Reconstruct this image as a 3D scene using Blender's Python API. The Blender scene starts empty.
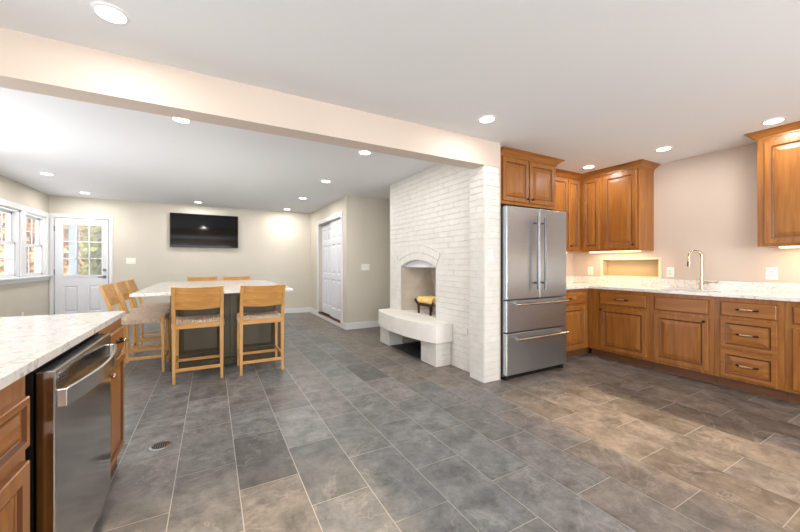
import bpy, bmesh, math, random
from mathutils import Vector, Matrix
random.seed(7)
S = bpy.context.scene
col = S.collection
PI = math.pi

# ------------------------------------------------------------ camera
cam_d = bpy.data.cameras.new('camera')
cam = bpy.data.objects.new('camera', cam_d); col.objects.link(cam)
cam.location = (0, 0, 1.205)
cam.rotation_euler = (PI/2, 0, -0.5037)
cam_d.sensor_width = 36; cam_d.lens = 341.7/800*36
cam_d.shift_y = (263.67-266)/800
cam_d.clip_start = 0.02
S.camera = cam

# ------------------------------------------------------------ world, exposure
S.view_settings.view_transform = 'Standard'
S.view_settings.look = 'None'
S.view_settings.gamma = 1
S.view_settings.use_curve_mapping = False
S.view_settings.exposure = 0.13
w = bpy.data.worlds.new('sky'); S.world = w; w.use_nodes = True
w.node_tree.nodes['Background'].inputs['Color'].default_value = (0.86, 0.93, 1.0, 1)
w.node_tree.nodes['Background'].inputs['Strength'].default_value = .85

CEIL = 2.455
XL0 = -2.6
def area(name, loc, rot, sx, sy, power, color=(1, 1, 1), shape='RECTANGLE', spread=180):
    l = bpy.data.lights.new(name, 'AREA'); l.shape = shape; l.size = sx
    if shape in ('RECTANGLE', 'ELLIPSE'): l.size_y = sy
    l.energy = power; l.color = color; l.spread = math.radians(spread)
    o = bpy.data.objects.new(name, l); col.objects.link(o)
    o.location = loc; o.rotation_euler = rot
    return o
DAY = (0.90, 0.95, 1.0)
# sky light falling in from above through the left windows and the exterior door; added fill lamps at unseen openings and near the ground
area('sky_light_left', (-6.0, 7.2, 5.6), (0, math.radians(-50), 0), 4.0, 5.0, 210, DAY)
area('added_fill_left', (XL0-.06, 4.3, 1.12), (0, math.radians(-118), 0), 1.9, 2.0, 40, DAY)  # added fill lamp at an unseen opening, brightens the far room
area('ceiling_fill_left', (-5.2, 6.9, -.25), (PI, 0, 0), 4.2, 5.5, 380, (.97, .98, 1.0))  # added up-facing fill that lifts the far ceiling
area('ceiling_fill_door', (-2.1, 10.2, -.25), (PI, 0, 0), 2.5, 2.4, 30, (.97, .98, 1.0))  # added up-facing fill outside the exterior door
area('added_fill_back', (-0.6, -2.62, 1.5), (math.radians(125), 0, 0), 2.8, 1.3, 150, (.97, .98, 1.0))  # added fill behind the camera, tilted up to the ceiling
area('added_fill_back_right', (2.75, -2.62, 1.15), (math.radians(125), 0, 0), 1.0, 1.9, 110, (.98, .98, 1.0))  # second added fill behind the camera, also tilted up
sun_d = bpy.data.lights.new('sun', 'SUN'); sun_d.energy = 7; sun_d.angle = math.radians(2.5); sun_d.color = (1.0, .74, .42)
sun = bpy.data.objects.new('sun', sun_d); col.objects.link(sun); sun.rotation_euler = (math.radians(66), 0, 0)
LAMPS = [(-.44, 2.19), (2.08, 2.22), (4.25, 2.68), (4.30, 1.87), (4.30, 1.04), (2.08, .1), (-.44, .1), (4.3, -.5),
         (-.23, 3.5), (-2.0, 6.51), (-1.95, 7.93), (-.24, 8.04), (1.51, 8.09), (1.52, 6.59), (1.51, 5.06), (1.50, 3.54)]
for i, (x, y) in enumerate(LAMPS):
    area('recessed_lamp_glow', (x, y, CEIL-.012), (0, 0, 0), .12, .12, 4.8 if x > 4 else 8 if y < 1 else 4.5 if y < 3 else 12, (1.0, .95, .89), 'DISK')

# ------------------------------------------------------------ helpers: materials
def lin(c):
    return tuple(((v/255)/12.92 if v/255 <= .04045 else (((v/255)+.055)/1.055)**2.4) for v in c)+(1,)
def mat(name, rgb, rough=.5, metal=0, spec=.5):
    m = bpy.data.materials.new(name); m.use_nodes = True
    b = m.node_tree.nodes['Principled BSDF']
    b.inputs['Base Color'].default_value = lin(rgb); b.inputs['Roughness'].default_value = rough
    b.inputs['Metallic'].default_value = metal; b.inputs['Specular IOR Level'].default_value = spec
    return m
def nd(m, t, **k):
    n = m.node_tree.nodes.new(t)
    for a, v in k.items():
        if a.startswith('i_'): n.inputs[a[2:].replace('_', ' ')].default_value = v
        else: setattr(n, a, v)
    return n
def lk(m, a, ao, b, bi): m.node_tree.links.new(a.outputs[ao], b.inputs[bi])
def bsdf(m): return m.node_tree.nodes['Principled BSDF']
def coords(m, scale=(1, 1, 1), kind='Object'):
    tc = nd(m, 'ShaderNodeTexCoord'); mp = nd(m, 'ShaderNodeMapping'); mp.inputs['Scale'].default_value = scale
    lk(m, tc, kind, mp, 'Vector'); return mp
def ramp(m, stops):
    r = nd(m, 'ShaderNodeValToRGB')
    e = r.color_ramp.elements
    while len(e) < len(stops): e.new(.5)
    for i, (p, c) in enumerate(stops):
        e[i].position = p; e[i].color = lin(c)
    return r
def noisy(name, stops, scale=(1, 1, 1), nscale=5, rough=.5, metal=0, detail=6, dist=0, bump=0, bscale=None, spec=.5):
    m = mat(name, stops[0][1], rough, metal, spec)
    mp = coords(m, scale); n = nd(m, 'ShaderNodeTexNoise'); n.inputs['Scale'].default_value = nscale
    n.inputs['Detail'].default_value = detail; n.inputs['Distortion'].default_value = dist
    lk(m, mp, 'Vector', n, 'Vector'); r = ramp(m, stops); lk(m, n, 'Fac', r, 'Fac'); lk(m, r, 'Color', bsdf(m), 'Base Color')
    if bump:
        n2 = nd(m, 'ShaderNodeTexNoise'); n2.inputs['Scale'].default_value = bscale or nscale*3
        mp2 = coords(m); lk(m, mp2, 'Vector', n2, 'Vector')
        b = nd(m, 'ShaderNodeBump'); b.inputs['Strength'].default_value = bump; b.inputs['Distance'].default_value = .004
        lk(m, n2, 'Fac', b, 'Height'); lk(m, b, 'Normal', bsdf(m), 'Normal')
    return m
def emit(name, rgb, strength):
    m = mat(name, rgb); b = bsdf(m); b.inputs['Emission Color'].default_value = lin(rgb); b.inputs['Emission Strength'].default_value = strength
    return m

M = {}
M['wall_beige'] = noisy('wall_beige', [(.3, (203, 197, 184)), (.7, (207, 201, 188))], nscale=2, rough=.6, bump=.05, bscale=180, spec=.3)
M['wall_pink'] = noisy('wall_pink', [(.3, (206, 192, 179)), (.7, (210, 196, 183))], nscale=2, rough=.6, bump=.05, bscale=180, spec=.3)
M['ceiling'] = mat('ceiling_paint', (229, 231, 233), .8, 0, .2)
M['trim'] = mat('white_trim', (224, 226, 229), .35)
M['white'] = mat('white_plastic', (240, 238, 232), .35)
M['white_door'] = mat('white_door_paint', (222, 225, 230), .4)
M['brick_paint'] = noisy('painted_brick', [(.3, (214, 212, 206)), (.7, (224, 222, 217))], nscale=9, rough=.55, bump=.25, bscale=60, spec=.3)
M['hearth_paint'] = noisy('painted_hearth_stone', [(.3, (226, 223, 216)), (.7, (236, 233, 227))], nscale=6, rough=.5, bump=.3, bscale=30)
M['firebox'] = noisy('smoky_painted_brick', [(.3, (176, 164, 148)), (.7, (196, 186, 172))], nscale=5, rough=.8)
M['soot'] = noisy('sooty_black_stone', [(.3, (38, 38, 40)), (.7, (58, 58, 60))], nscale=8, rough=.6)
M['wood'] = noisy('maple_wood', [(.2, (128, 76, 32)), (.5, (153, 97, 42)), (.8, (172, 118, 56))], scale=(14, 14, 1.1), nscale=2.2, rough=.32, dist=.6, detail=5)
M['wood_h'] = noisy('maple_wood_flat_grain', [(.2, (128, 76, 32)), (.5, (153, 97, 42)), (.8, (172, 118, 56))], scale=(1.1, 1.1, 14), nscale=2.2, rough=.32, dist=.6, detail=5)
M['glaze'] = mat('dark_glaze_groove', (92, 50, 22), .5)
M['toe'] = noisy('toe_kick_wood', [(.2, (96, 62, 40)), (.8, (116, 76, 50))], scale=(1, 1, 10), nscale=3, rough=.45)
M['oak'] = noisy('light_oak', [(.25, (184, 128, 66)), (.55, (204, 150, 84)), (.8, (216, 168, 102))], scale=(1.6, 14, 14), nscale=2.4, rough=.4, dist=.5)
M['oak_v'] = noisy('light_oak_upright', [(.25, (192, 140, 80)), (.55, (208, 160, 98)), (.8, (218, 174, 116))], scale=(14, 14, 1.3), nscale=2.4, rough=.4, dist=.5)
M['cord'] = noisy('woven_paper_cord', [(.3, (196, 172, 150)), (.7, (222, 202, 182))], nscale=40, rough=.8)
M['olive'] = noisy('dark_olive_paint', [(.3, (70, 63, 44)), (.7, (78, 71, 50))], nscale=3, rough=.4)
M['steel'] = noisy('brushed_steel', [(.3, (182, 193, 203)), (.7, (190, 201, 211))], scale=(1, 1, 60), nscale=3, rough=.34, metal=1)
M['steel_dark'] = mat('grey_steel_side', (120, 122, 124), .4, .8)
M['chrome'] = mat('bright_steel_bar', (215, 214, 210), .18, 1)
M['polished'] = mat('polished_steel', (196, 196, 196), .13, 1)
M['bar'] = mat('satin_steel_bar', (118, 120, 123), .3, 1)
M['nickel'] = mat('brushed_nickel', (205, 190, 165), .24, 1)
M['bronze'] = mat('oil_bronze', (60, 38, 26), .35, .8)
M['pewter'] = mat('antique_pewter', (200, 176, 138), .3, 1)
M['black'] = mat('black', (14, 14, 15), .4)
M['screen'] = mat('tv_glass', (4, 4, 5), .06, 0, .35)
M['iron'] = mat('rusty_iron', (62, 42, 30), .6, .5)
M['log'] = noisy('split_birch', [(.3, (226, 178, 92)), (.7, (244, 214, 146))], scale=(8, 2, 8), nscale=3, rough=.7)
M['grout'] = mat('light_grout', (176, 170, 160), .8)
M['bark'] = noisy('bark', [(.3, (120, 104, 92)), (.7, (160, 140, 122))], scale=(3, 3, 1), nscale=3, rough=.9)
M['leaf_tan'] = noisy('dry_tan_leaves', [(.3, (180, 140, 106)), (.7, (236, 216, 192))], nscale=3, rough=.8)
M['leaf_green'] = noisy('green_leaves', [(.3, (84, 104, 60)), (.7, (160, 176, 126))], nscale=3, rough=.8)
M['ground'] = noisy('leaf_litter', [(.3, (110, 86, 66)), (.7, (165, 140, 116))], nscale=2, rough=.9)
M['porch'] = mat('pale_blue_porch_paint', (168, 184, 200), .6)
M['redwood'] = noisy('reddish_threshold', [(.3, (118, 52, 34)), (.7, (150, 74, 50))], scale=(6, 1, 6), nscale=3, rough=.4)
M['glow'] = emit('lamp_diffuser', (255, 250, 240), 9)
M['strip'] = emit('warm_led_strip', (255, 214, 150), 4)

def glass():
    m = bpy.data.materials.new('window_glass'); m.use_nodes = True
    b = bsdf(m); b.inputs['Base Color'].default_value = (1, 1, 1, 1)
    b.inputs['Roughness'].default_value = 0.0; b.inputs['Alpha'].default_value = .12
    b.inputs['Specular IOR Level'].default_value = .5
    return m
M['glass'] = glass()

def marble(name, base, vein, amount):
    m = mat(name, base, .12)
    mp = coords(m, (1, 1, 1)); n1 = nd(m, 'ShaderNodeTexNoise'); n1.inputs['Scale'].default_value = 3.6
    n1.inputs['Detail'].default_value = 8; n1.inputs['Distortion'].default_value = 1.4; n1.inputs['Roughness'].default_value = .62
    lk(m, mp, 'Vector', n1, 'Vector')
    r = ramp(m, [(.0, base), (.475, base), (.497, vein), (.512, base), (1, tuple(int(v*.97) for v in base))])
    lk(m, n1, 'Fac', r, 'Fac')
    n2 = nd(m, 'ShaderNodeTexNoise'); n2.inputs['Scale'].default_value = 38; n2.inputs['Detail'].default_value = 4
    lk(m, mp, 'Vector', n2, 'Vector')
    r2 = ramp(m, [(.58, (255, 255, 255)), (.75, amount)]); lk(m, n2, 'Fac', r2, 'Fac')
    mx = nd(m, 'ShaderNodeMix', data_type='RGBA', blend_type='MULTIPLY'); mx.inputs[0].default_value = 1
    m.node_tree.links.new(r.outputs['Color'], mx.inputs[6]); m.node_tree.links.new(r2.outputs['Color'], mx.inputs[7])
    m.node_tree.links.new(mx.outputs[2], bsdf(m).inputs['Base Color'])
    return m
M['marble'] = marble('white_quartz', (236, 234, 230), (206, 200, 192), (206, 198, 186))

def slate():
    m = mat('slate_tile', (100, 100, 100), .42)
    at = nd(m, 'ShaderNodeAttribute'); at.attribute_name = 'tint'
    mp = coords(m)
    # every tile shifts the noise so the clefts do not run on across the joints
    add = nd(m, 'ShaderNodeVectorMath', operation='MULTIPLY_ADD')
    add.inputs[1].default_value = (37, 23, 11)
    at2 = nd(m, 'ShaderNodeAttribute'); at2.attribute_name = 'shift'
    lk(m, at2, 'Vector', add, 0); lk(m, mp, 'Vector', add, 2)
    n = nd(m, 'ShaderNodeTexNoise'); n.inputs['Scale'].default_value = 7.0; n.inputs['Detail'].default_value = 14
    n.inputs['Roughness'].default_value = .78; n.inputs['Distortion'].default_value = .25
    lk(m, add, 0, n, 'Vector')
    r = ramp(m, [(.30, (120, 118, 116)), (.44, (184, 183, 182)), (.53, (214, 213, 211)), (.68, (255, 253, 250))])
    lk(m, n, 'Fac', r, 'Fac')
    mx = nd(m, 'ShaderNodeMix', data_type='RGBA', blend_type='MULTIPLY'); mx.inputs[0].default_value = 1
    m.node_tree.links.new(at.outputs['Color'], mx.inputs[6]); m.node_tree.links.new(r.outputs['Color'], mx.inputs[7])
    # thin pale cleft lines
    n3 = nd(m, 'ShaderNodeTexNoise'); n3.inputs['Scale'].default_value = 1.7; n3.inputs['Detail'].default_value = 9
    n3.inputs['Roughness'].default_value = .62; n3.inputs['Distortion'].default_value = .6; lk(m, add, 0, n3, 'Vector')
    r3 = ramp(m, [(.0, (0, 0, 0)), (.488, (0, 0, 0)), (.5, (120, 120, 120)), (.512, (0, 0, 0)), (1, (0, 0, 0))]); lk(m, n3, 'Fac', r3, 'Fac')
    mx2 = nd(m, 'ShaderNodeMix', data_type='RGBA', blend_type='MIX')
    m.node_tree.links.new(r3.outputs['Color'], mx2.inputs[0])
    m.node_tree.links.new(mx.outputs[2], mx2.inputs[6]); mx2.inputs[7].default_value = lin((190, 184, 174))
    m.node_tree.links.new(mx2.outputs[2], bsdf(m).inputs['Base Color'])
    b = nd(m, 'ShaderNodeBump'); b.inputs['Strength'].default_value = .5; b.inputs['Distance'].default_value = .004
    lk(m, n, 'Fac', b, 'Height'); lk(m, b, 'Normal', bsdf(m), 'Normal')
    rr = nd(m, 'ShaderNodeMapRange'); rr.inputs['To Min'].default_value = .3; rr.inputs['To Max'].default_value = .58
    lk(m, n, 'Fac', rr, 'Value'); lk(m, rr, 'Result', bsdf(m), 'Roughness')
    return m
M['slate'] = slate()

# ------------------------------------------------------------ helpers: meshes
def wloc(o):
    v = Vector((0, 0, 0))
    while o is not None: v += o.location; o = o.parent
    return v
def obj(name, bm, m, parent=None, bevel=0, smooth=False, origin=None):
    """link ONE mesh; its vertices are given in room coordinates"""
    me = bpy.data.meshes.new(name)
    bmesh.ops.recalc_face_normals(bm, faces=bm.faces)
    o = bpy.data.objects.new(name, me)
    base = wloc(parent) if parent else Vector((0, 0, 0))
    if origin is not None: o.location = Vector(origin)-base; base = Vector(origin)
    bmesh.ops.translate(bm, verts=bm.verts, vec=-base)
    bm.to_mesh(me); bm.free()
    for mm in (m if isinstance(m, (list, tuple)) else [m]): me.materials.append(mm)
    if smooth:
        for p in me.polygons: p.use_smooth = True
        me.set_sharp_from_angle(angle=math.radians(40))
    col.objects.link(o)
    if parent: o.parent = parent
    if bevel:
        b = o.modifiers.new('bevel', 'BEVEL'); b.width = bevel; b.segments = 2; b.limit_method = 'ANGLE'; b.angle_limit = math.radians(50)
    return o
def thing(name, label, cat, loc=(0, 0, 0), group=None):
    o = bpy.data.objects.new(name, None); col.objects.link(o); o.empty_display_size = .1
    o.location = loc; o['label'] = label; o['category'] = cat
    if group: o['group'] = group
    return o
def tag(o, label, cat, group=None):
    o['label'] = label; o['category'] = cat
    if group: o['group'] = group
    return o
def struct(name, bm, m, parent=None, bevel=0):
    o = obj(name, bm, m, parent, bevel); o['kind'] = 'structure'; return o
def NB(): return bmesh.new()
def box(bm, x0, x1, y0, y1, z0, z1, mi=0):
    v = [bm.verts.new((x, y, z)) for z in (z0, z1) for y in (y0, y1) for x in (x0, x1)]
    for f in ((0, 2, 3, 1), (4, 5, 7, 6), (0, 1, 5, 4), (2, 6, 7, 3), (0, 4, 6, 2), (1, 3, 7, 5)):
        fc = bm.faces.new([v[i] for i in f]); fc.material_index = mi
    return v
def boxo(name, dims, m, parent=None, bevel=0):
    b = NB(); box(b, *dims); return obj(name, b, m, parent, bevel)
def cyl(bm, p0, p1, r0, r1=None, n=24, cap=True):
    tube(bm, [p0, p1], [r0, r0 if r1 is None else r1], n, cap)
def tube(bm, pts, rad, n=12, cap=True, squash=1.0):
    pts = [Vector(p) for p in pts]
    if not isinstance(rad, (list, tuple)): rad = [rad]*len(pts)
    rings = []; up = None
    for i, p in enumerate(pts):
        d = (pts[min(i+1, len(pts)-1)]-pts[max(i-1, 0)]).normalized()
        if up is None:
            up = Vector((0, 0, 1)) if abs(d.z) < .9 else Vector((1, 0, 0))
        a = d.cross(up).normalized(); b = a.cross(d).normalized(); up = b
        rings.append([bm.verts.new(p+(a*math.cos(t)+b*math.sin(t)*squash)*rad[i]) for t in [2*PI*k/n for k in range(n)]])
    for i in range(len(rings)-1):
        for k in range(n):
            bm.faces.new([rings[i][k], rings[i][(k+1) % n], rings[i+1][(k+1) % n], rings[i+1][k]])
    if cap: bm.faces.new(rings[0]); bm.faces.new(rings[-1][::-1])
def bar(bm, pts, w, d, side):
    """rectangular section w (along side) by d swept on a polyline; w, d may be lists"""
    pts = [Vector(p) for p in pts]; side = Vector(side).normalized(); rings = []
    for i, p in enumerate(pts):
        t = (pts[min(i+1, len(pts)-1)]-pts[max(i-1, 0)]).normalized()
        n = t.cross(side).normalized()
        ww = w[i] if isinstance(w, (list, tuple)) else w; dd = d[i] if isinstance(d, (list, tuple)) else d
        rings.append([bm.verts.new(p+side*sx*ww/2+n*sy*dd/2) for sx, sy in ((-1, -1), (1, -1), (1, 1), (-1, 1))])
    for i in range(len(rings)-1):
        for k in range(4): bm.faces.new([rings[i][k], rings[i][(k+1) % 4], rings[i+1][(k+1) % 4], rings[i+1][k]])
    bm.faces.new(rings[0]); bm.faces.new(rings[-1][::-1])
FACE = {'-Y': 0, '-X': -PI/2, '+X': PI/2, '+Y': PI}
def place(bm, o, facing):
    """mesh made in face coordinates (x right, y into the face, z up) moved to o = lower left corner"""
    bmesh.ops.transform(bm, matrix=Matrix.Translation(Vector(o)) @ Matrix.Rotation(FACE[facing], 4, 'Z'), verts=bm.verts)
    return bm
def fpt(o, facing, x, y, z):
    return Matrix.Translation(Vector(o)) @ Matrix.Rotation(FACE[facing], 4, 'Z') @ Vector((x, y, z))
def rings_panel(bm, w, h, rings, t=.02, x0=0, z0=0, groove=(), back=True):
    """nested rectangles (inset, depth) : depth is how far the ring stands out of the plane y=0"""
    loops = []
    for ins, dp in rings:
        loops.append([bm.verts.new((x0+x, -dp, z0+z)) for x, z in ((ins, ins), (w-ins, ins), (w-ins, h-ins), (ins, h-ins))])
    for i in range(len(loops)-1):
        for k in range(4):
            f = bm.faces.new([loops[i][k], loops[i][(k+1) % 4], loops[i+1][(k+1) % 4], loops[i+1][k]])
            if i in groove: f.material_index = 1
    bm.faces.new(loops[-1])
    if back: bm.faces.new(loops[0][::-1])
def raised(bm, w, h, t=.02, fr=.06):
    b = min(.04, (min(w, h)-2*fr)*.3)
    r = [(0, 0), (0, t-.003), (.003, t), (fr-.014, t), (fr-.010, t-.003), (fr-.004, t-.008), (fr, t-.010), (fr+.003, t-.010), (fr+b, t-.001), (fr+b+.002, t-.001)]
    rings_panel(bm, w, h, r, groove=(3, 4, 6))
def slabfront(bm, w, h, t=.02):
    rings_panel(bm, w, h, [(0, 0), (0, t-.006), (.004, t-.005), (.010, t-.001), (.012, t)], groove=(1,))
def knob(parent, p, facing, m=None, r=.014):
    b = NB(); n = 16
    prof = [(0.0055, 0), (.0055, .012), (r*.75, .016), (r, .021), (r*.9, .027), (r*.4, .030)]
    rg = [[b.verts.new((q*math.cos(2*PI*k/n), -y, q*math.sin(2*PI*k/n))) for k in range(n)] for q, y in prof]
    for i in range(len(rg)-1):
        for k in range(n): b.faces.new([rg[i][k], rg[i][(k+1) % n], rg[i+1][(k+1) % n], rg[i+1][k]])
    b.faces.new(rg[-1]); b.faces.new(rg[0][::-1])
    place(b, p, facing); return obj('knob', b, m or M['bronze'], parent, smooth=True)
def pull(parent, p, facing, L=.13, m=None):
    """arched bail pull with a pewter grip"""
    b = NB(); h = L/2
    tube(b, [(-h, 0, 0), (-h, -.012, 0), (-h*.86, -.022, .001), (-h*.6, -.027, .002), (h*.6, -.027, .002), (h*.86, -.022, .001), (h, -.012, 0), (h, 0, 0)],
         [.010, .008, .007, .0075, .0075, .007, .008, .010], 10)
    place(b, p, facing); o = obj('pull', b, M['bronze'], parent, smooth=True)
    b = NB(); tube(b, [(-h*.66, -.0275, .002), (0, -.031, .002), (h*.66, -.0275, .002)], [.0082, .0105, .0082], 10)
    place(b, p, facing); obj('grip', b, m or M['pewter'], o, smooth=True)
    return o
def sweep_profile(name, path, prof, m, parent, outward=1, close_ends=True):
    """mitred moulding: path in plan, prof = (out, z) points"""
    P_ = [Vector((p[0], p[1], 0)) for p in path]; n = len(P_); b = NB(); rings = []
    for i in range(n):
        if i == 0: d = (P_[1]-P_[0]).normalized(); nn = Vector((d.y, -d.x, 0)); sc = 1
        elif i == n-1: d = (P_[-1]-P_[-2]).normalized(); nn = Vector((d.y, -d.x, 0)); sc = 1
        else:
            d1 = (P_[i]-P_[i-1]).normalized(); d2 = (P_[i+1]-P_[i]).normalized()
            n1 = Vector((d1.y, -d1.x, 0)); n2 = Vector((d2.y, -d2.x, 0)); nn = (n1+n2).normalized(); sc = 1/nn.dot(n1)
        rings.append([b.verts.new(P_[i]+nn*q*sc*outward+Vector((0, 0, z))) for q, z in prof])
    k = len(prof)
    for i in range(n-1):
        for j in range(k): b.faces.new([rings[i][j], rings[i][(j+1) % k], rings[i+1][(j+1) % k], rings[i+1][j]])
    b.faces.new(rings[0]); b.faces.new(rings[-1][::-1])
    return obj(name, b, m, parent)

# ------------------------------------------------------------ structure
XL, XK, YB, YF = -2.6, 4.93, -2.55, 8.55
CX, CY0, KY = 2.15, 5.92, 3.36          # closet wall, return wall, kitchen rear wall
# floor: every slate tile a quad inside one mesh, joints as measured in the photo
TW, TL = .308, .604
# grey value and warmth of single slates; right rows include painted light and shade
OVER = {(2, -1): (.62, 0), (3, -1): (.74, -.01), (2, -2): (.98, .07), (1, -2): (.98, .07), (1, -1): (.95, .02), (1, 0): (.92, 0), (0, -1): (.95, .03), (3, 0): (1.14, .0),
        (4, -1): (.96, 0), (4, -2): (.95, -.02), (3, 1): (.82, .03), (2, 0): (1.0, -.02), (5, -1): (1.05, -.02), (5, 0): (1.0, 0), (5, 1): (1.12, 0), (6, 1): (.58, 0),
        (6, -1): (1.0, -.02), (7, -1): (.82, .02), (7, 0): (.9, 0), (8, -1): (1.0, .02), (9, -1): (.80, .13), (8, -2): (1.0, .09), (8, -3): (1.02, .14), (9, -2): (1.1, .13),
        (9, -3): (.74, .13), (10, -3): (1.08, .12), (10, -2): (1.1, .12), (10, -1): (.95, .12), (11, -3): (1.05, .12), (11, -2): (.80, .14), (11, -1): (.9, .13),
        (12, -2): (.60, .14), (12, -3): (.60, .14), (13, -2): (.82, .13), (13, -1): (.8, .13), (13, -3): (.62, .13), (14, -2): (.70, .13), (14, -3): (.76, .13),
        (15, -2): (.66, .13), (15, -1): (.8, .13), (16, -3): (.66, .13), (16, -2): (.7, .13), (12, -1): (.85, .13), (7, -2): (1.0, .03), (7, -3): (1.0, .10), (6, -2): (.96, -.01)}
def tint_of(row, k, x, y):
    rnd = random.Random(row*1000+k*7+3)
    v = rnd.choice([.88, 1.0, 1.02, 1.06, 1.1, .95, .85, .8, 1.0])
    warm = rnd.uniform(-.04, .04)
    if row > 6: warm += .10  # warm light on the right of the floor, painted into the tint
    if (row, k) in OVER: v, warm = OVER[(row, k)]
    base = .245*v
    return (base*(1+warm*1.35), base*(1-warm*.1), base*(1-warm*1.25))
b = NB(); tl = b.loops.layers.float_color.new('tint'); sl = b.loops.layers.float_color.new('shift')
g = .0022
def quad(x0, x1, y0, y1, z, mi, c=(1, 1, 1), s=(0, 0, 0)):
    f = b.faces.new([b.verts.new(p) for p in ((x0, y0, z), (x1, y0, z), (x1, y1, z), (x0, y1, z))]); f.material_index = mi
    for l in f.loops: l[tl] = (*c, 1); l[sl] = (*s, 1)
XO = -.487
r0 = math.floor((XL-XO)/TW); r1 = math.ceil((XK-XO)/TW)
for r in range(r0, r1):
    xa, xb = max(XO+r*TW, XL), min(XO+(r+1)*TW, XK)
    off = 2.592+.005*r+(.302 if r % 2 else 0)-(.604 if r % 2 else 0)
    for k in range(-10, 12):
        ya, yb = off+k*TL, off+(k+1)*TL
        ya, yb = max(ya, YB), min(yb, YF)
        if yb-ya < .01: continue
        cx_, cy_ = (xa+xb)/2, (ya+yb)/2
        rnd = random.Random(r*131+k)
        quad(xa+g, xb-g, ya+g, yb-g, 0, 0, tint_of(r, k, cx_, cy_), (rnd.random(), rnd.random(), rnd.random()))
quad(XL, XK, YB, YF, -.0015, 1)
box(b, XL-.2, XK+.2, YB-.2, YF+.2, -.12, -.01, 1)
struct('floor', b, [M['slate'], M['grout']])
b = NB(); box(b, XL-.2, XK+.2, YB-.2, YF+.2, CEIL, CEIL+.12); struct('ceiling', b, M['ceiling'])

def wall_holes(bm, axis, c0, c1, a0, a1, z0, z1, holes, mi=0):
    """slab with rectangular openings; axis 'X': thickness along X, runs along Y"""
    As = sorted({a0, a1, *[h[0] for h in holes], *[h[1] for h in holes]}); Zs = sorted({z0, z1, *[h[2] for h in holes], *[h[3] for h in holes]})
    for i in range(len(As)-1):
        for j in range(len(Zs)-1):
            am, zm = (As[i]+As[i+1])/2, (Zs[j]+Zs[j+1])/2
            if any(h[0] < am < h[1] and h[2] < zm < h[3] for h in holes): continue
            if axis == 'X': box(bm, c0, c1, As[i], As[i+1], Zs[j], Zs[j+1], mi)
            else: box(bm, As[i], As[i+1], c0, c1, Zs[j], Zs[j+1], mi)
WIN = [(5.80, 6.58), (6.68, 7.46), (7.63, 8.41)]; WZ = (.99, 2.03)
b = NB(); wall_holes(b, 'X', XL-.14, XL, 3.2, YF+.14, 0, CEIL, [(y0, y1, *WZ) for y0, y1 in WIN]+[(3.3, 5.3, .03, 2.12)])  # last opening is unseen, added for the fill lamp
struct('wall_left', b, M['wall_beige'])
b = NB(); box(b, XL-.14, XL, YB-.14, 3.2, 0, CEIL); struct('wall_kitchen_left', b, M['wall_pink'])
b = NB(); wall_holes(b, 'Y', YF, YF+.14, XL, CX+.9, 0, CEIL, [(-2.53, -1.745, 0, 2.06)])
struct('wall_far', b, M['wall_beige'])
CD = (6.2, 7.75, .10, 2.10)
b = NB(); wall_holes(b, 'X', CX, CX+.12, CY0, YF, 0, CEIL, [CD]); box(b, CX+.12, 4.0, CY0, CY0+.12, 0, CEIL)
box(b, CX+.7, CX+.75, CY0+.12, YF, 0, CEIL)
struct('wall_closet', b, M['wall_beige'])
b = NB(); box(b, 3.3, 3.42, KY+.12, CY0, 0, CEIL); struct('wall_behind_chimney', b, M['wall_beige'])
b = NB(); box(b, 2.625, XK+.14, KY, KY+.12, 0, CEIL); struct('wall_kitchen_rear', b, M['wall_pink'])
NI = (2.19, 2.90, 1.035, 1.262)
b = NB(); wall_holes(b, 'X', XK, XK+.14, YB, KY, 0, CEIL, [NI]); box(b, XK+.115, XK+.14, *NI)
struct('wall_sink', b, M['wall_pink'])
BW = [(-2.0, .8, .9, 2.1), (2.25, 3.25, .02, 2.15)]  # unseen openings added for the fill lamps and the sun patch
b = NB(); wall_holes(b, 'Y', YB-.14, YB, XL, XK+.14, 0, CEIL, BW)
struct('wall_back', b, M['wall_pink'])
b = NB(); box(b, XL, 2.622, 2.6, 2.775, 2.2, CEIL); box(b, 2.60, 2.622, 2.6, KY, 0, 2.2)
struct('trim_beam', b, M['wall_pink'])

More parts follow.
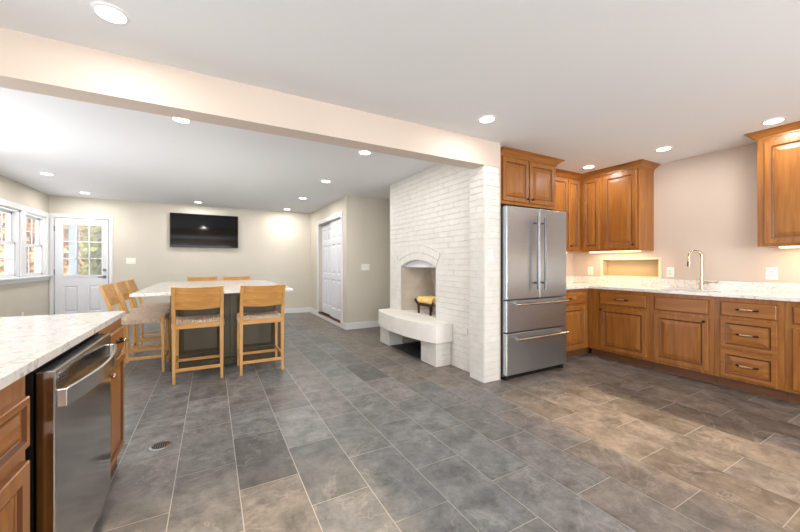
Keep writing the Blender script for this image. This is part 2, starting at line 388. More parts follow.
# windows of the left wall
def sash(bm, x, y0, y1, z0, z1, fr=.035, nc=3, nr=2, t=.03):
    box(bm, x-t, x, y0, y1, z0, z0+fr*1.2); box(bm, x-t, x, y0, y1, z1-fr, z1)
    box(bm, x-t, x, y0, y0+fr, z0, z1); box(bm, x-t, x, y1-fr, y1, z0, z1)
    for i in range(1, nc): yy = y0+fr+(y1-y0-2*fr)*i/nc; box(bm, x-t*.7, x-t*.3, yy-.007, yy+.007, z0, z1)
    for i in range(1, nr): zz = z0+fr+(z1-z0-2*fr)*i/nr; box(bm, x-t*.7, x-t*.3, y0, y1, zz-.007, zz+.007)
for i, (y0, y1) in enumerate(WIN):
    wn = bpy.data.objects.new('window_%d' % (i+1), None); col.objects.link(wn); wn.location = (XL, (y0+y1)/2, WZ[0]); wn['kind'] = 'structure'
    b = NB(); zm = (WZ[0]+WZ[1])/2
    for a, c in ((y0, y0+.03), (y1-.03, y1)): box(b, XL-.12, XL+.002, a, c, *WZ)
    box(b, XL-.12, XL+.002, y0, y1, WZ[1]-.03, WZ[1]); box(b, XL-.12, XL+.002, y0, y1, WZ[0], WZ[0]+.02)
    obj('window_frame', b, M['trim'], wn)
    b = NB(); sash(b, XL-.07, y0+.03, y1-.03, zm-.02, WZ[1]-.03); obj('upper_sash', b, M['trim'], wn)
    b = NB(); sash(b, XL-.035, y0+.03, y1-.03, WZ[0]+.02, zm+.02); obj('lower_sash', b, M['trim'], wn)
    b = NB(); box(b, XL-.088, XL-.084, y0+.05, y1-.05, zm, WZ[1]-.05); obj('pane', b, M['glass'], wn)
    b = NB(); box(b, XL-.053, XL-.049, y0+.05, y1-.05, WZ[0]+.05, zm); obj('pane', b, M['glass'], wn)
b = NB()
ys = [5.70, 5.80, 6.58, 6.68, 7.46, 7.63, 8.41, 8.50]
for i in range(0, 8, 2): box(b, XL, XL+.02, ys[i], ys[i+1], WZ[0]-.0, WZ[1])
box(b, XL, XL+.025, 5.70, 8.50, WZ[1], WZ[1]+.09)
box(b, XL, XL+.02, 5.70, 8.50, WZ[0]-.08, WZ[0]-.02)
struct('trim_window_casing', b, M['trim'], bevel=.003)
b = NB(); box(b, XL-.02, XL+.06, 5.66, 8.52, WZ[0]-.022, WZ[0]+.003); struct('trim_window_stool', b, M['trim'], bevel=.004)

# exterior door
dr = bpy.data.objects.new('door_1', None); col.objects.link(dr); dr.location = (-2.14, YF, 0); dr['kind'] = 'structure'
DX0, DX1, DZ1 = -2.52, -1.755, 2.05
G = (-2.41, -1.85, .985, 1.935)
b = NB(); wall_holes(b, 'Y', YF-.012, YF+.033, DX0, DX1, .02, DZ1, [G, (-2.40, -2.205, .30, .79), (-2.055, -1.865, .30, .79)])
for x0, x1 in ((-2.40, -2.205), (-2.055, -1.865)):
    bb = NB(); rings_panel(bb, x1-x0, .49, [(0, 0), (0, -.0), (.012, -.012), (.02, -.012), (.045, -.003), (.05, -.003)], back=False); place(bb, (x0, YF-.012, .30), '-Y')
    mm = bpy.data.meshes.new('t'); bb.to_mesh(mm); bb.free(); b.from_mesh(mm); bpy.data.meshes.remove(mm)
obj('door_slab', b, M['white_door'], dr)
b = NB()
wall_holes(b, 'Y', YF-.022, YF-.012, G[0]-.025, G[1]+.025, G[2]-.025, G[3]+.025, [(G[0]+.005, G[1]-.005, G[2]+.005, G[3]-.005)])
for i in (1, 2):
    xx = G[0]+(G[1]-G[0])*i/3; box(b, xx-.009, xx+.009, YF-.016, YF-.002, G[2], G[3])
    zz = G[2]+(G[3]-G[2])*i/3; box(b, G[0], G[1], YF-.016, YF-.002, zz-.009, zz+.009)
obj('muntin_grid', b, M['trim'], dr)
b = NB(); box(b, G[0], G[1], YF+.004, YF+.009, G[2], G[3]); obj('pane', b, M['glass'], dr)
b = NB(); cyl(b, (-1.81, YF-.012, 1.085), (-1.81, YF-.03, 1.085), .028); cyl(b, (-1.81, YF-.03, 1.085), (-1.81, YF-.045, 1.085), .010)
obj('deadbolt', b, M['steel_dark'], dr, smooth=True)
b = NB(); cyl(b, (-1.81, YF-.012, .95), (-1.81, YF-.03, .95), .028); cyl(b, (-1.81, YF-.03, .95), (-1.81, YF-.06, .95), .011)
tube(b, [(-1.80, YF-.06, .95), (-1.86, YF-.062, .952), (-1.90, YF-.058, .948)], [.012, .010, .008])
obj('door_handle', b, M['steel_dark'], dr, smooth=True)
for z in (.25, 1.05, 1.85):
    b = NB(); box(b, DX0-.012, DX0+.004, YF-.02, YF-.006, z-.05, z+.05); obj('hinge', b, M['steel_dark'], dr)
b = NB(); box(b, DX0, DX1, YF-.04, YF+.13, 0, .02); obj('threshold', b, M['steel_dark'], dr)
b = NB(); box(b, -2.585, -2.53, YF-.02, YF+.01, 0, 2.06); box(b, -1.745, -1.69, YF-.02, YF+.01, 0, 2.06); box(b, -2.585, -1.69, YF-.02, YF+.01, 2.06, 2.13)
struct('trim_door_casing', b, M['trim'], bevel=.003)

# closet with two sliding six panel doors on a raised sill
cd = bpy.data.objects.new('door_2', None); col.objects.link(cd); cd.location = (CX, 6.97, CD[2]); cd['kind'] = 'structure'
def sixpanel(bm, w, h):
    st = .1; pw = (w-3*st)/2
    zs = [(.18, .78), (.88, 1.50), (1.60, h-.11)]
    As = [0, st, st+pw, 2*st+pw, 2*st+2*pw, w]
    holes = []
    for (z0, z1) in zs:
        for x0 in (st, 2*st+pw):
            holes.append((x0, x0+pw, z0, z1))
            rings_panel(bm, pw, z1-z0, [(0, 0), (0, 0), (.02, -.018), (.036, -.018), (.07, -.003), (.072, -.003)], x0=x0, z0=z0, back=False)
    wall_holes(bm, 'Y', 0, .03, 0, w, 0, h, holes)
hD = CD[3]-CD[2]-.03
for y1, dx, in ((7.75, .075), (7.0, .03)):
    b = NB(); sixpanel(b, .80, hD); place(b, (CX+dx, y1, CD[2]+.005), '-X')
    obj('sliding_panel', b, M['white_door'], cd)
b = NB(); box(b, CX+.0, CX+.11, CD[0], CD[1], CD[3]-.03, CD[3]); obj('track', b, M['steel_dark'], cd)
b = NB(); box(b, CX-.015, CX+.115, CD[0]-.01, CD[1]+.01, CD[2]-.03, CD[2]); obj('threshold', b, M['redwood'], cd, bevel=.004)
b = NB(); box(b, CX-.02, CX+.01, CD[0]-.075, CD[0], .0, CD[3]+.08); box(b, CX-.02, CX+.01, CD[1], CD[1]+.08, .0, CD[3]+.08); box(b, CX-.02, CX+.01, CD[0], CD[1], CD[3], CD[3]+.08)
struct('trim_closet_casing', b, M['trim'], bevel=.003)
# baseboards
def base(name, x0, x1, y0, y1):
    b = NB(); box(b, x0, x1, y0, y1, 0, .12); 
    struct(name, b, M['trim'], bevel=.004)
base('baseboard_far', -1.685, CX-.015, YF-.016, YF)
b = NB(); box(b, CX-.016, CX, CD[1]+.082, YF, 0, .12); box(b, CX-.014, CX, CD[0], CD[1], 0, .068)
box(b, CX-.016, CX, CY0, CD[0]-.077, 0, .12); struct('baseboard_closet', b, M['trim'], bevel=.003)
base('baseboard_return', CX-.016, 3.29, CY0-.016, CY0)
base('baseboard_left', XL, XL+.016, 5.32, YF)
base('baseboard_window', XL, XL+.016, YB, 2.6)

# ------------------------------------------------------------ chimney breast of painted brick
CHX, CHY0, CHY1 = 2.495, 2.82, 4.86
FB = (3.587, 4.505, .50, 1.155)
b = NB()
fbx = [(FB[0], FB[1], FB[2], 1.256)]
wall_holes(b, 'X', CHX+.006, CHX+.10, CHY0, CHY1, 0, CEIL, [(FB[0], FB[1], FB[2], 1.256), (3.6, 4.465, 0, .28)])
box(b, CHX+.1, 3.28, KY+.13, FB[0], 0, CEIL); box(b, CHX+.1, 3.28, FB[1], CHY1, 0, CEIL); box(b, CHX+.1, 3.28, FB[0], FB[1], 1.26, CEIL)
box(b, 3.2, 3.28, FB[0], FB[1], 0, 1.26); box(b, CHX+.1, 3.2, FB[0], FB[1], .40, .49)
# pillar core
box(b, 2.406, 2.598, 2.606, CHY0+.0, 0, 2.2)
struct('wall_chimney', b, M['brick_paint'])
# courses of bricks
CO = .0665
def bricks(bm, facing, o, length, z1, clip=None, seed=1, bw=.205):
    rn = random.Random(seed); nrow = int(z1/CO)+1
    for r in range(nrow):
        za, zb = r*CO+.0027, min((r+1)*CO-.0027, z1)
        if zb-za < .01: continue
        x = -(bw/2 if r % 2 else 0)
        while x < length:
            xa, xb = max(x+.0003, 0), min(x+bw-.0003, length)
            x += bw
            segs = [(xa, xb)]
            if clip: segs = clip(xa, xb, za, zb)
            for (a, c) in segs:
                if c-a < .012: continue
                d = .006+rn.uniform(-.0005, .0005); j = rn.uniform(-.0008, .0008)
                box(bm, a, c, -d+0, .004, za+j, zb+j)
    place(bm, o, facing)
ARC_C, ARC_H = (FB[0]+FB[1])/2, 1.256
span = (FB[1]-FB[0])/2; rise = ARC_H-FB[3]; RR = (span*span+rise*rise)/(2*rise); ZC = ARC_H-RR
def clip_breast(xa, xb, za, zb):
    # local x runs from the far end (Y = CHY1) towards the camera
    out = [(xa, xb)]
    zm = (za+zb)/2
    def cut(segs, lo, hi):
        res = []
        for a, c in segs:
            if hi <= a or lo >= c: res.append((a, c)); continue
            if a < lo: res.append((a, lo))
            if c > hi: res.append((hi, c))
        return res
    c = CHY1-ARC_C
    if zm < .5 and zm > 0.0: out = cut(out, CHY1-4.79, CHY1-3.24) if zm < .5 else out
    if .5 < zm < 1.2: out = cut(out, c-span-.0, c+span+.0)
    # arch rings
    R2 = RR+.20
    if zm > 1.12 and zm < ZC+R2:
        half = math.sqrt(max(R2*R2-(zb-ZC)**2, 0)) if zb < ZC+R2 else 0
        half = min(half, span+.19) if zm > 1.15 else span
        if half > 0: out = cut(out, c-half, c+half)
    return out
b = NB(); bricks(b, '-X', (CHX+.006, CHY1, 0), CHY1-CHY0, CEIL, clip_breast, 3)
o = obj('trim_brick_courses', b, M['brick_paint'], bevel=.0012); o['kind'] = 'structure'
b = NB(); bricks(b, '-X', (2.406, CHY0, 0), CHY0-2.606, 2.195, None, 5, .105)
bb = NB(); bricks(bb, '-Y', (2.406, 2.606, 0), 2.60-2.406, 2.195, None, 6, .205)
mm = bpy.data.meshes.new('t'); bb.to_mesh(mm); bb.free(); b.from_mesh(mm); bpy.data.meshes.remove(mm)
o = obj('trim_brick_pillar', b, M['brick_paint'], bevel=.0012); o['kind'] = 'structure'
# hearth and fireplace
fp = thing('fireplace', 'white painted brick fireplace with arched opening and curved raised hearth', 'fireplace', (CHX, ARC_C, 0))
b = NB()
a_max = math.asin((span+.16)/(RR+.1))
for ring, (ra, rb) in enumerate(((RR+.006, RR+.098), (RR+.106, RR+.196))):
    n = 9 if ring == 0 else 9
    am = math.asin(min(1, span/(RR+.0)))*1.0 if ring == 0 else math.asin(span/RR)*1.02
    for i in range(n):
        t0 = -am+2*am*i/n+.0002; t1 = -am+2*am*(i+1)/n-.0002
        v = []
        for dx in (-.004, .02):
            for (t, q) in ((t0, ra), (t1, ra), (t1, rb), (t0, rb)):
                v.append(b.verts.new((CHX+dx, ARC_C+q*math.sin(t), ZC+q*math.cos(t))))
        for f in ((0, 1, 2, 3), (7, 6, 5, 4), (0, 4, 5, 1), (1, 5, 6, 2), (2, 6, 7, 3), (3, 7, 4, 0)): b.faces.new([v[k] for k in f])
obj('arch', b, M['brick_paint'], fp, bevel=.0015)
b = NB()   # white lintel plate filling the arch head
pts = [(FB[0], FB[3])]+[(ARC_C+RR*math.sin(t), ZC+RR*math.cos(t)) for t in [(-1+2*i/16)*math.asin(span/RR) for i in range(17)]]+[(FB[1], FB[3])]
f1 = [b.verts.new((CHX+.05, y, z)) for y, z in pts[1:-1]]; f2 = [b.verts.new((CHX+.09, y, z)) for y, z in pts[1:-1]]
b.faces.new(f1); b.faces.new(f2[::-1])
for i in range(len(f1)): b.faces.new([f1[i], f2[i], f2[(i+1) % len(f1)], f1[(i+1) % len(f1)]])
obj('lintel_plate', b, M['trim'], fp)
b = NB()   # spandrel closing the corners between arch and square opening of the core
for sgn in (-1, 1):
    pl = [(ARC_C+RR*math.sin(t)*1, ZC+RR*math.cos(t)) for t in [sgn*i/8*math.asin(span/RR) for i in range(9)]]
    pl.append((ARC_C+sgn*span, ARC_H+.002))
    A = [b.verts.new((CHX+.004, y, z)) for y, z in pl]; B = [b.verts.new((CHX+.095, y, z)) for y, z in pl]
    b.faces.new(A); b.faces.new(B[::-1])
    for i in range(len(A)): b.faces.new([A[i], B[i], B[(i+1) % len(A)], A[(i+1) % len(A)]])
obj('spandrel', b, M['brick_paint'], fp)
b = NB()   # firebox lining: splayed sides, sloped back, floor
fy0, fy1, fd = FB[0], FB[1], 3.02
q0, q1 = fy0+.20, fy1-.20
def qd(*p): b.faces.new([b.verts.new(v) for v in p])
z0_, z1_ = .503, 1.20
x0_ = CHX+.012
qd((x0_, fy1, z0_), (fd, q1, z0_), (fd-.14, q1-.02, z1_), (x0_, fy1, z1_))
qd((x0_, fy0, z0_), (fd, q0, z0_), (fd-.14, q0+.02, z1_), (x0_, fy0, z1_))
qd((fd, q0, z0_), (fd, q1, z0_), (fd-.14, q1-.02, z1_), (fd-.14, q0+.02, z1_))
qd((x0_+.09, fy0, z1_), (fd-.14, q0+.02, z1_), (fd-.14, q1-.02, z1_), (x0_+.09, fy1, z1_))
sol = obj('firebox', b, M['firebox'], fp)
b = NB(); box(b, CHX-.01, 3.1, fy0, fy1, .485, .504); obj('firebox_floor', b, M['hearth_paint'], fp)
# curved hearth slab: three point curve through the measured front edge
def hx(y):
    u = (y-3.24)/(4.79-3.24); return 2.262-.135*(4*u*(1-u))**.8 if 0 < u < 1 else 2.262
b = NB(); N = 28
ys_ = [3.24+(4.79-3.24)*i/N for i in range(N+1)]
top = [b.verts.new((hx(y), y, .5)) for y in ys_]+[b.verts.new((CHX, 4.79, .5)), b.verts.new((CHX, 3.24, .5))]
bot = [b.verts.new((v.co.x, v.co.y, .285)) for v in top]
b.faces.new(top); b.faces.new(bot[::-1])
for i in range(len(top)): b.faces.new([top[i], top[(i+1) % len(top)], bot[(i+1) % len(top)], bot[i]])
obj('hearth_slab', b, M['hearth_paint'], fp, bevel=.003)
for y0, y1, sd in ((3.27, 3.60, 11), (4.465, 4.77, 12)):
    b = NB(); box(b, 2.286, CHX, y0+.006, y1-.006, 0, .285)
    bb = NB(); bricks(bb, '-X', (2.286, y1, 0), y1-y0, .284, None, sd, .2)
    mm = bpy.data.meshes.new('t'); bb.to_mesh(mm); bb.free(); b.from_mesh(mm)
    bb = NB(); bricks(bb, '-Y', (2.286, y0+.006, 0), CHX-2.286, .284, None, sd+4, .2)
    bb.to_mesh(mm); bb.free(); b.from_mesh(mm); bpy.data.meshes.remove(mm)
    obj('hearth_pier', b, M['brick_paint'], fp, bevel=.002)
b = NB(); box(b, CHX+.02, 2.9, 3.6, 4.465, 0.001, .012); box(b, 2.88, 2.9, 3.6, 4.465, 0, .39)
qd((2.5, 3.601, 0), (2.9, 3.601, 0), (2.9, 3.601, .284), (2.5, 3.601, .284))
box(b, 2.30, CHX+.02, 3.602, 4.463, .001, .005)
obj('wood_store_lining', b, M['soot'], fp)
b = NB(); box(b, 2.5, 2.88, 4.455, 4.464, .012, .284); obj('wood_store_side', b, M['firebox'], fp)

# log grate and logs
gr = thing('log_grate', 'small rusty iron grate standing in the fireplace opening', 'fire grate', (2.68, 4.02, .5))
b = NB()
gx0, gx1, gy0, gy1, gz = 2.58, 2.80, 3.80, 4.16, .62
for x in (gx0, gx1):
    bar(b, [(x, gy0-.03, gz+.055), (x, gy0+.02, gz+.01), (x, gy1-.02, gz+.01), (x, gy1+.05, gz+.055), (x, gy1+.07, gz+.075)], .018, .03, (1, 0, 0))
for i in range(7):
    y = gy0+.02+(gy1-gy0-.04)*i/6; bar(b, [(gx0-.01, y, gz+.016), (gx1+.01, y, gz+.016)], .012, .012, (0, 1, 0))
obj('basket', b, M['iron'], gr)
for x in (gx0, gx1):
    for y in (gy0+.03, gy1-.03):
        b = NB(); bar(b, [(x, y, .5), (x, y, gz)], [.022, .03], [.02, .026], (0, 1, 0)); obj('leg', b, M['iron'], gr)
for i, (x, lab) in enumerate(((2.615, 'yellow split log at the front of the fireplace grate'), (2.69, 'yellow split log in the middle of the fireplace grate'), (2.765, 'yellow split log at the back of the fireplace grate'))):
    b = NB(); n = 8; rn = random.Random(i); R_ = [.038*rn.uniform(.9, 1.12) for _ in range(n)]
    rg = [[b.verts.new((x+R_[k]*math.cos(2*PI*k/n+.4), y, gz+.072+(R_[k]*1.25)*math.sin(2*PI*k/n+.4))) for k in range(n)] for y in (3.80, 3.98, 4.17-.01*i)]
    for a in range(2):
        for k in range(n): b.faces.new([rg[a][k], rg[a][(k+1) % n], rg[a+1][(k+1) % n], rg[a+1][k]])
    b.faces.new(rg[0]); b.faces.new(rg[-1][::-1])
    tag(obj('split_log', b, M['log'], origin=(x, 3.98, gz+.03)), lab, 'log', 'firewood in the fireplace')

# ------------------------------------------------------------ fridge wall
FX0, FX1, FY = 2.632, 3.585, 2.525
fr = thing('refrigerator', 'stainless steel french-door refrigerator with two bottom freezer drawers', 'refrigerator', (3.1, 2.9, 0))
b = NB(); box(b, FX0+.004, FX1-.004, FY+.055, 3.32, .03, 1.79); obj('body', b, M['steel_dark'], fr, bevel=.004)
b = NB(); box(b, FX0+.02, FX1-.02, FY+.05, FY+.5, 0, .05)
for x in (FX0+.04, FX1-.04): cyl(b, (x, FY+.04, 0), (x, FY+.04, .05), .02)
obj('base_grille', b, M['black'], fr)
xm = 3.125
def doorp(name, x0, x1, z0, z1):
    b = NB(); box(b, x0, x1, FY, FY+.05, z0, z1); return obj(name, b, M['steel'], fr, bevel=.006)
dl = doorp('door', FX0, xm-.004, .835, 1.80); d2 = doorp('door', xm+.004, FX1, .835, 1.80)
w1 = doorp('drawer', FX0, FX1, .497, .822); w2 = doorp('drawer', FX0, FX1, .055, .484)
for d, x in ((dl, xm-.085), (d2, xm+.03)):
    b = NB(); tube(b, [(x, FY-.055, .93), (x, FY-.055, 1.70)], .013, 14)
    for z in (1.0, 1.64): cyl(b, (x, FY, z), (x, FY-.055, z), .010)
    obj('handle', b, M['bar'], d, smooth=True)
for d, z in ((w1, .783), (w2, .425)):
    b = NB(); tube(b, [(FX0+.09, FY-.055, z), (FX1-.04, FY-.055, z)], .013, 14)
    for x in (FX0+.14, FX1-.09): cyl(b, (x, FY, z), (x, FY-.055, z), .010)
    obj('handle', b, M['chrome'], d, smooth=True)

CROWN = [(0, 2.385), (.012, 2.385), (.012, 2.400), (.02, 2.404), (.028, 2.412), (.040, 2.425), (.054, 2.434), (.066, 2.438), (.066, 2.444), (.074, 2.446), (.074, 2.4545), (0, 2.4545)]
WD = [M['wood'], M['glaze']]
WH = [M['wood_h'], M['glaze']]
def panel(name, parent, o, facing, w, h, style='raised', fr_=.06, mats=None, out=.0):
    b = NB()
    if style == 'raised': raised(b, w, h, .02, fr_)
    else: slabfront(b, w, h)
    place(b, o, facing)
    return obj(name, b, mats or (WD if style == 'raised' else WH), parent)
# cabinet above the fridge
fc = thing('wall_cabinet', 'two-door maple cabinet above the refrigerator', 'cabinet', (3.19, 3.0, 1.86))
b = NB(); box(b, 2.725, 3.655, 2.72, KY-.002, 1.86, 2.40); obj('body', b, M['wood'], fc)
for x0, x1, kx in ((2.765, 3.165, 3.135), (3.185, 3.61, 3.215)):
    d = panel('door', fc, (x0, 2.72, 1.895), '-Y', x1-x0, .475); knob(d, (kx, 2.70, 1.935), '-Y')
sweep_profile('crown', [(2.725, 2.72), (3.655, 2.72), (3.655, 3.30)], CROWN, M['wood_h'], fc)
b = NB(); box(b, 3.60, 3.655, 2.735, KY-.002, 0, 1.858)
tag(obj('tall_end_panel', b, M['wood'], origin=(3.63, 3.0, 0)), 'maple end panel standing right of the refrigerator', 'panel')
# corner uppers
UF, UX, UZ = 2.99, 4.58, 1.372
ca = thing('wall_cabinet', 'maple wall cabinet between refrigerator and room corner', 'cabinet', (4.1, 3.2, UZ))
b = NB(); box(b, 3.66, UX-.002, UF+.02, KY-.002, UZ, 2.40); obj('body', b, M['wood'], ca)
for x0, x1 in ((3.70, 4.275), (4.295, 4.535)):
    d = panel('door', ca, (x0, UF+.02, UZ+.035), '-Y', x1-x0, .955, fr_=.055); knob(d, (x0+.03, UF, 1.445), '-Y')
cb = thing('wall_cabinet', 'maple wall cabinet with crown in the corner over the wall niche', 'cabinet', (4.75, 2.6, UZ))
b = NB(); box(b, UX+.0, XK-.002, 2.25, KY-.004, UZ, 2.40); obj('body', b, M['wood'], cb)
d = panel('door', cb, (UX, 2.965, UZ+.035), '-X', .235, .955, fr_=.055)
d = panel('door', cb, (UX, 2.672, UZ+.035), '-X', .40, .955); knob(d, (UX-.02, 2.305, 1.443), '-X')
sweep_profile('crown', [(3.66, UF+.02), (UX, UF+.02)], CROWN, M['wood_h'], ca)
sweep_profile('crown', [(UX, UF+.02), (UX, 2.25), (XK-.002, 2.25)], CROWN, M['wood_h'], cb)
b = NB(); box(b, UX+.12, XK-.1, 2.35, 2.95, UZ-.014, UZ-.0005); obj('under_light', b, M['strip'], cb)
b = NB(); box(b, 3.75, 4.5, KY-.2, KY-.1, UZ-.014, UZ-.0005); obj('under_light', b, M['strip'], ca)
cc = thing('wall_cabinet', 'maple wall cabinet right of the faucet, cut by the picture edge', 'cabinet', (4.75, .7, UZ))
b = NB(); box(b, UX, XK-.002, .1, 1.215, UZ-.005, 2.40); obj('body', b, M['wood'], cc)
d = panel('door', cc, (UX, 1.165, UZ+.02), '-X', .46, .955); knob(d, (UX-.02, .74, 1.443), '-X')
d = panel('door', cc, (UX, .69, UZ+.02), '-X', .46, .955); knob(d, (UX-.02, .66, 1.443), '-X')
sweep_profile('crown', [(XK-.002, 1.215), (UX, 1.215), (UX, .1)], CROWN, M['wood_h'], cc)
b = NB(); box(b, UX+.12, XK-.1, .3, 1.1, UZ-.018, UZ-.0055); obj('under_light', b, M['strip'], cc)
WARM = (1.0, .80, .55)
area('cabinet_lamp_glow', (4.76, 2.62, UZ-.02), (0, 0, 0), .2, .65, 2.2, WARM)
area('cabinet_lamp_glow', (4.12, 3.2, UZ-.02), (0, 0, 0), .7, .15, 1.8, WARM)
area('cabinet_lamp_glow', (4.76, .7, UZ-.025), (0, 0, 0), .2, .8, 1.8, WARM)

# base cabinets on the sink wall
BX, BZ0, BZ1 = 4.35, .10, .884
def basecab(label, y0, y1):      # y0 > y1 : left to right seen from the room
    t = thing('base_cabinet', label, 'cabinet', (4.64, (y0+y1)/2, 0))
    b = NB(); box(b, BX, BX+.03, y1, y0, BZ0, BZ1); box(b, BX+.03, XK-.002, y1, y1+.018, BZ0, BZ1); box(b, BX+.03, XK-.002, y0-.018, y0, BZ0, BZ1); box(b, BX+.03, XK-.002, y1+.018, y0-.018, BZ0, BZ0+.018)
    obj('body', b, M['wood'], t)
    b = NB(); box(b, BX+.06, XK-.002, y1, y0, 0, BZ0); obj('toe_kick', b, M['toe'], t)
    return t
c1 = basecab('corner maple base cabinet with one drawer over one door, left of the sink', 2.744, 2.016)
d = panel('drawer', c1, (BX, 2.588, .692), '-X', .533, .15, 'slab'); pull(d, (BX-.02, 2.32, .768), '-X', .125)
d = panel('door', c1, (BX, 2.588, .13), '-X', .533, .525); knob(d, (BX-.02, 2.562, .625), '-X')
c2 = basecab('maple sink base cabinet with false drawer front and wide raised-panel door', 2.014, 1.456)
panel('drawer', c2, (BX, 1.975, .692), '-X', .475, .15, 'slab')
d = panel('door', c2, (BX, 1.975, .13), '-X', .475, .525); knob(d, (BX-.02, 1.53, .625), '-X')
c3 = basecab('maple base cabinet with a stack of three drawers, right of the sink', 1.454, .984)
d = panel('drawer', c3, (BX, 1.408, .704), '-X', .382, .138, 'slab'); pull(d, (BX-.02, 1.217, .773), '-X', .135)
d = panel('drawer', c3, (BX, 1.408, .400), '-X', .382, .275, fr_=.05, mats=WH); pull(d, (BX-.02, 1.217, .54), '-X', .135)
d = panel('drawer', c3, (BX, 1.408, .120), '-X', .382, .255, fr_=.05, mats=WH); pull(d, (BX-.02, 1.217, .25), '-X', .135)
c4 = basecab('maple base cabinet at the right picture edge beside the drawer stack', .982, .20)
d = panel('drawer', c4, (BX, .935, .692), '-X', .68, .15, 'slab'); pull(d, (BX-.02, .6, .768), '-X', .125)
d = panel('door', c4, (BX, .935, .13), '-X', .68, .525); knob(d, (BX-.02, .29, .625), '-X')
c5 = thing('base_cabinet', 'narrow maple base cabinet with drawer and door, right beside the refrigerator', 'cabinet', (4.0, 3.05, 0))
b = NB(); box(b, 3.66, XK-.004, 2.75, KY-.002, BZ0, BZ1); obj('body', b, M['wood'], c5)
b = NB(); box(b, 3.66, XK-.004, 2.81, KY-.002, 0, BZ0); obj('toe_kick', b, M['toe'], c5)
d = panel('drawer', c5, (3.70, 2.75, .692), '-Y', .57, .15, 'slab'); pull(d, (3.985, 2.73, .768), '-Y', .11)
d = panel('door', c5, (3.70, 2.75, .13), '-Y', .57, .53)
# counter with sink cut-out
CF, CZ0, CZ1 = 4.31, .885, .915
b = NB()
sx0, sx1, sy0, sy1 = 4.42, 4.72, 1.50, 2.0
def flat(bm, x0, x1, y0, y1): box(bm, x0, x1, y0, y1, CZ0, CZ1)
flat(b, CF, sx0, .2, 2.715); flat(b, sx1, XK-.003, .2, KY-.003); flat(b, sx0, sx1, .2, sy0); flat(b, sx0, sx1, sy1, 2.715)
flat(b, 3.66, sx1, 2.715, KY-.003)
bmesh.ops.remove_doubles(b, verts=b.verts, dist=1e-5)
ct = thing('countertop', 'white veined stone countertop running along the sink wall', 'countertop', (4.6, 1.8, CZ0))
obj('slab', b, M['marble'], ct)
b = NB(); box(b, XK-.022, XK-.003, .2, KY-.003, CZ1, CZ1+.10); box(b, 3.66, XK-.022, KY-.022, KY-.003, CZ1, CZ1+.10)
obj('backsplash', b, M['marble'], ct, bevel=.002)
sk = thing('kitchen_sink', 'undermount sink set into the white counter below the faucet', 'sink', (4.57, 1.75, .70))
b = NB()
box(b, sx0-.012, sx1+.012, sy0-.012, sy1+.012, .70, .712)
for dd in ((sx0-.012, sx0, sy0-.012, sy1+.012), (sx1, sx1+.012, sy0-.012, sy1+.012), (sx0, sx1, sy0-.012, sy0), (sx0, sx1, sy1, sy1+.012)): box(b, *dd, .712, .884)
obj('basin', b, M['steel'], sk)
b = NB(); cyl(b, (4.57, 1.75, .712), (4.57, 1.75, .716), .04); obj('strainer', b, M['chrome'], sk, smooth=True)
# faucet
fa = thing('kitchen_faucet', 'brushed nickel gooseneck faucet with pull-down spray head', 'faucet', (4.80, 1.72, CZ1))
b = NB(); cyl(b, (4.8, 1.72, .915), (4.8, 1.72, .923), .030); cyl(b, (4.8, 1.72, .923), (4.8, 1.72, 1.05), .021, .019)
obj('base', b, M['nickel'], fa, smooth=True)
b = NB(); dv = Vector((-.77, .64, 0)).normalized(); R_ = .062
pts = [(4.8, 1.72, 1.05), (4.8, 1.72, 1.28)]
for i in range(13):
    t = PI*i/12; c_ = Vector((4.8, 1.72, 1.285))+dv*R_; pts.append(tuple(c_-dv*R_*math.cos(t)+Vector((0, 0, R_*math.sin(t)))))
e_ = Vector(pts[-1]); pts.append(tuple(e_+Vector((0, 0, -.03))))
tube(b, pts, .0135, 14); obj('neck', b, M['nickel'], fa, smooth=True)
b = NB(); cyl(b, e_+Vector((0, 0, -.03)), e_+Vector((0, 0, -.115)), .015, .020)
so = obj('spray_head', b, M['nickel'], fa, smooth=True)
b = NB(); cyl(b, e_+Vector((0, 0, -.118)), e_+Vector((0, 0, -.113)), .0195); obj('nozzle', b, M['black'], so, smooth=True)
b = NB(); box(b, e_.x-.026, e_.x-.010, e_.y-.006, e_.y+.006, e_.z-.105, e_.z-.055); obj('spray_button', b, M['black'], so, bevel=.002)
b = NB(); cyl(b, (4.8, 1.72, .995), (4.8, 1.665, .995), .016); tube(b, [(4.8, 1.665, .995), (4.8, 1.62, .998), (4.8, 1.575, 1.004)], [.008, .007, .009])
obj('lever', b, M['nickel'], fa, smooth=True)

def plate(name, label, cat, p, facing, w=.075, h=.12, kind='outlet', gang=1, group=None):
    t = thing(name, label, cat, p, group)
    b = NB(); rings_panel(b, w, h, [(0, 0), (0, .003), (.004, .006)], x0=-w/2, z0=-h/2); place(b, p, facing); obj('cover_plate', b, M['white'], t)
    for i in range(gang):
        gx = (i-(gang-1)/2)*.046
        b = NB(); rings_panel(b, .032, .066, [(0, .005), (0, .008), (.002, .009)], x0=gx-.016, z0=-.033); place(b, p, facing)
        nm = 'socket' if kind == 'outlet' else 'rocker'
        so = obj(nm, b, M['white'], t)
        if kind == 'outlet':
            for zz in (-.018, .018):
                for xx in (-.007, .007):
                    b = NB(); box(b, gx+xx-.0018, gx+xx+.0018, -.0095, -.0085, zz-.006, zz+.006); place(b, p, facing); obj('slot', b, M['black'], so)
    return t
plate('wall_outlet', 'white outlet on the sink wall left of the niche, in the corner', 'outlet', (XK, 3.08, 1.10), '-X')
plate('wall_outlet', 'white outlet between the wall niche and the faucet', 'outlet', (XK, 2.07, 1.10), '-X')
